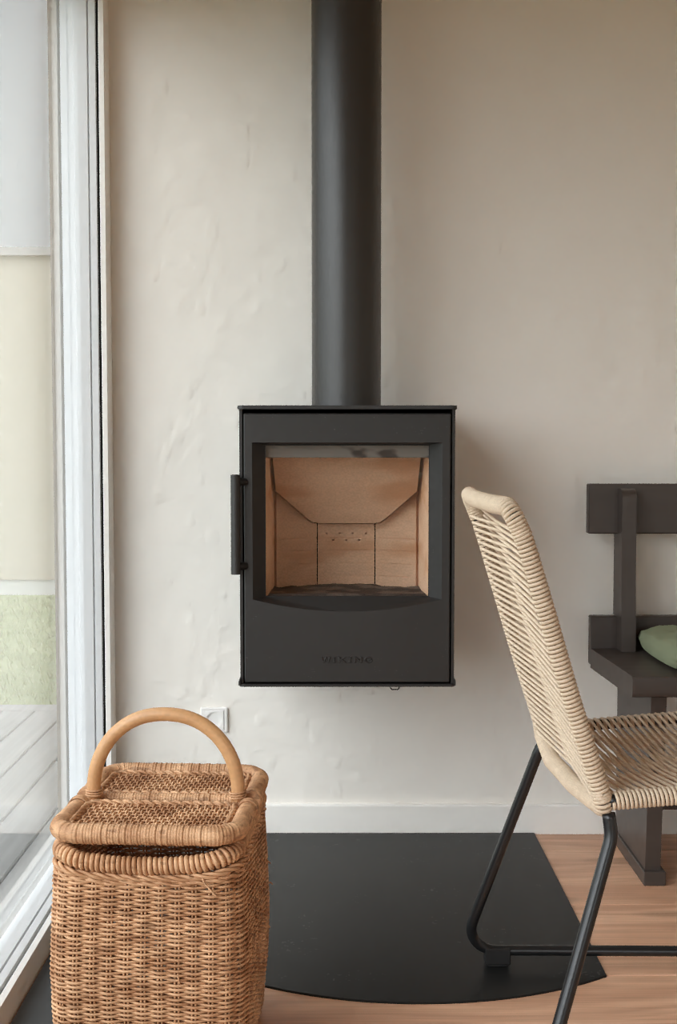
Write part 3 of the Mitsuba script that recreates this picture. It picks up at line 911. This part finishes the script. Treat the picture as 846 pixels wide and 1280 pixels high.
def lid(front):
    s = -1 if front else 1
    yh = -0.014 if front else 0.014                 # hinge side
    ye = LY0 if front else LY1
    key = thing(bk + '__lid')
    c = lambda x, y, z=LZ: (BCX + x, BCY + y, z)
    tilt = (lambda y: LZ - 0.001 + 0.0035 * (y - yh) / (ye - yh)) if front else (lambda y: LZ + 0.004 * (y - yh) / (ye - yh))
    U_ = fillet([c(-LX, yh, tilt(yh)), c(-LX, ye, tilt(ye)), c(LX, ye, tilt(ye)), c(LX, yh, tilt(yh))], [0.040, 0.040], 12)
    obj('frame', ribbed(U_, 0.0142, 0.0042, 0.0010, sides=16, seed=3 if front else 4), WICKER, key, smooth=True)
    hb = [c(-LX + 0.012, yh + s * 0.002, LZ), c(LX - 0.012, yh + s * 0.002, LZ)]
    obj('hinge_bar', ribbed(hb, 0.0080 if front else 0.0098, 0.0042, 0.0010, sides=12, seed=8), WICKER, key, smooth=True)
    # panel: strands running away from the viewer over cross rods
    y0, y1 = sorted((yh + s * 0.014, ye - s * 0.022))
    zc = LZ + 0.004
    ny = 8
    rods = np.linspace(y0 + 0.006, y1 - 0.006, ny)
    st = []
    xs_ = np.arange(-LX + 0.020, LX - 0.020 + 1e-6, 0.0056)
    for i, x in enumerate(xs_):
        corner = 0.018
        inset = 0.0
        ex = max(0.0, abs(x) - (LX - 0.020 - corner))
        inset = corner - math.sqrt(max(corner ** 2 - ex ** 2, 0))
        yy0, yy1 = (y0 + inset, y1) if front else (y0, y1 - inset)
        yy = np.linspace(yy0, yy1, 44)
        ph = math.pi * (yy - rods[0]) / (rods[1] - rods[0]) + math.pi * (i % 2)
        z = zc + 0.0017 * np.cos(ph) + 0.0010 * (meshkit.noise(np.stack([yy * 60, yy * 0 + x * 30, yy * 0], -1), 31) - 0.5)
        xw = x + 0.0016 * (meshkit.noise(np.stack([yy * 25, yy * 0 + i * 0.4, yy * 0], -1), 33) - 0.5)
        st.append(tube(np.stack([BCX + xw, BCY + yy, z], -1), 0.00190, 5))
    for y in rods:
        st.append(tube([c(-LX + 0.014, y, zc), c(LX - 0.014, y, zc)], 0.0017, 5))
    obj('panel', join(*st), WICKER, key, smooth=True, kind='stuff', label='woven willow panel')
    obj('backing', box(BCX - LX + 0.010, BCX + LX - 0.010, BCY + y0 - 0.008, BCY + y1 + 0.008, zc - 0.0055, zc - 0.0040), WICKER, key)
    hxp, hyp = LX - 0.016, (y1 - y0) / 2 + 0.004
    Pp, _ = rrect(hxp, hyp, 0.022, 160)
    ctr = np.stack([BCX + Pp[:, 0], BCY + (y0 + y1) / 2 + Pp[:, 1], np.full(160, zc + 0.0022)], -1)
    obj('braid', join(rope(ctr, 0.0027, 0.030, 2, True), rope(ctr + np.array([0, 0, -0.003]), 0.0030, 0.036, 2, True)), WICKER, key, smooth=True, label='plaited edging')
    for sx_ in (-1, 1):
        b0 = c(sx_ * LX, yh + s * 0.010, tilt(yh))
        obj('binding', wrap([c(sx_ * LX, yh + s * 0.004, LZ), c(sx_ * LX, yh + s * 0.018, LZ)], 0.0148, 0.0014, 0.0030, per=16), WICKER, key, smooth=True)
    return key


lid(True)
lid(False)
# arched cane handle, its feet set inside the lid frame
tt = np.linspace(-0.10, math.pi + 0.10, 60)
hx_c, hx_r, hz_c, hz_r = -0.2590, 0.1105, 0.3950, 0.1170
arch = np.stack([hx_c + hx_r * np.sign(np.cos(tt)) * np.abs(np.cos(tt)) ** 0.92, np.full(60, -0.9900), hz_c + hz_r * np.sin(tt)], -1)
arch[0, 2], arch[-1, 2] = 0.372, 0.372
obj('handle', tube(resample(arch, 0.005), 0.0104, 18), RATTAN, bk, smooth=True, label='smooth honey-coloured cane handle')
for s in (-1, 1):
    pl = np.array([(hx_c + s * 0.110, -0.99, 0.386), (hx_c + s * 0.1095, -0.99, 0.397)])
    obj('handle_binding', wrap(pl, 0.0118, 0.0016, 0.0034, per=16), WICKER, bk, smooth=True)
# a few loose ends sticking out of the weave
ends = []
for (x, z, dx, dz, dy) in ((-0.178, 0.327, 0.024, -0.026, -0.012), (-0.352, 0.226, 0.010, 0.006, -0.010), (-0.210, 0.190, 0.004, -0.014, -0.006), (-0.330, 0.110, 0.012, -0.006, -0.008)):
    hx, hy = ext(z)
    p0 = np.array([x, BCY - hy + 0.001, z])
    ends.append(tube([p0, p0 + np.array([dx * 0.3, dy, dz * 0.3]), p0 + np.array([dx, dy * 1.1, dz])], [0.0014, 0.0014, 0.0009], 5))
for (y, z) in ((-0.875, 0.245), (-0.86, 0.205), (-0.90, 0.15)):
    hx, hy = ext(z)
    p0 = np.array([BCX + hx, y, z])
    ends.append(tube([p0, p0 + np.array([0.006, 0.003, 0.002]), p0 + np.array([0.009, 0.010, -0.004])], [0.0013, 0.0012, 0.0008], 5))
obj('loose_end', join(*ends), WICKER, bk, smooth=True, kind='stuff')

# the basket is turned slightly, its far end towards the stove
turn = T().translate((BCX, BCY, 0)).rotate((0, 0, 1), -3.4).translate((-BCX, -BCY, 0))
for key in [k for k in scene if k.startswith(bk + '__')]:
    scene[key]['to_world'] = turn
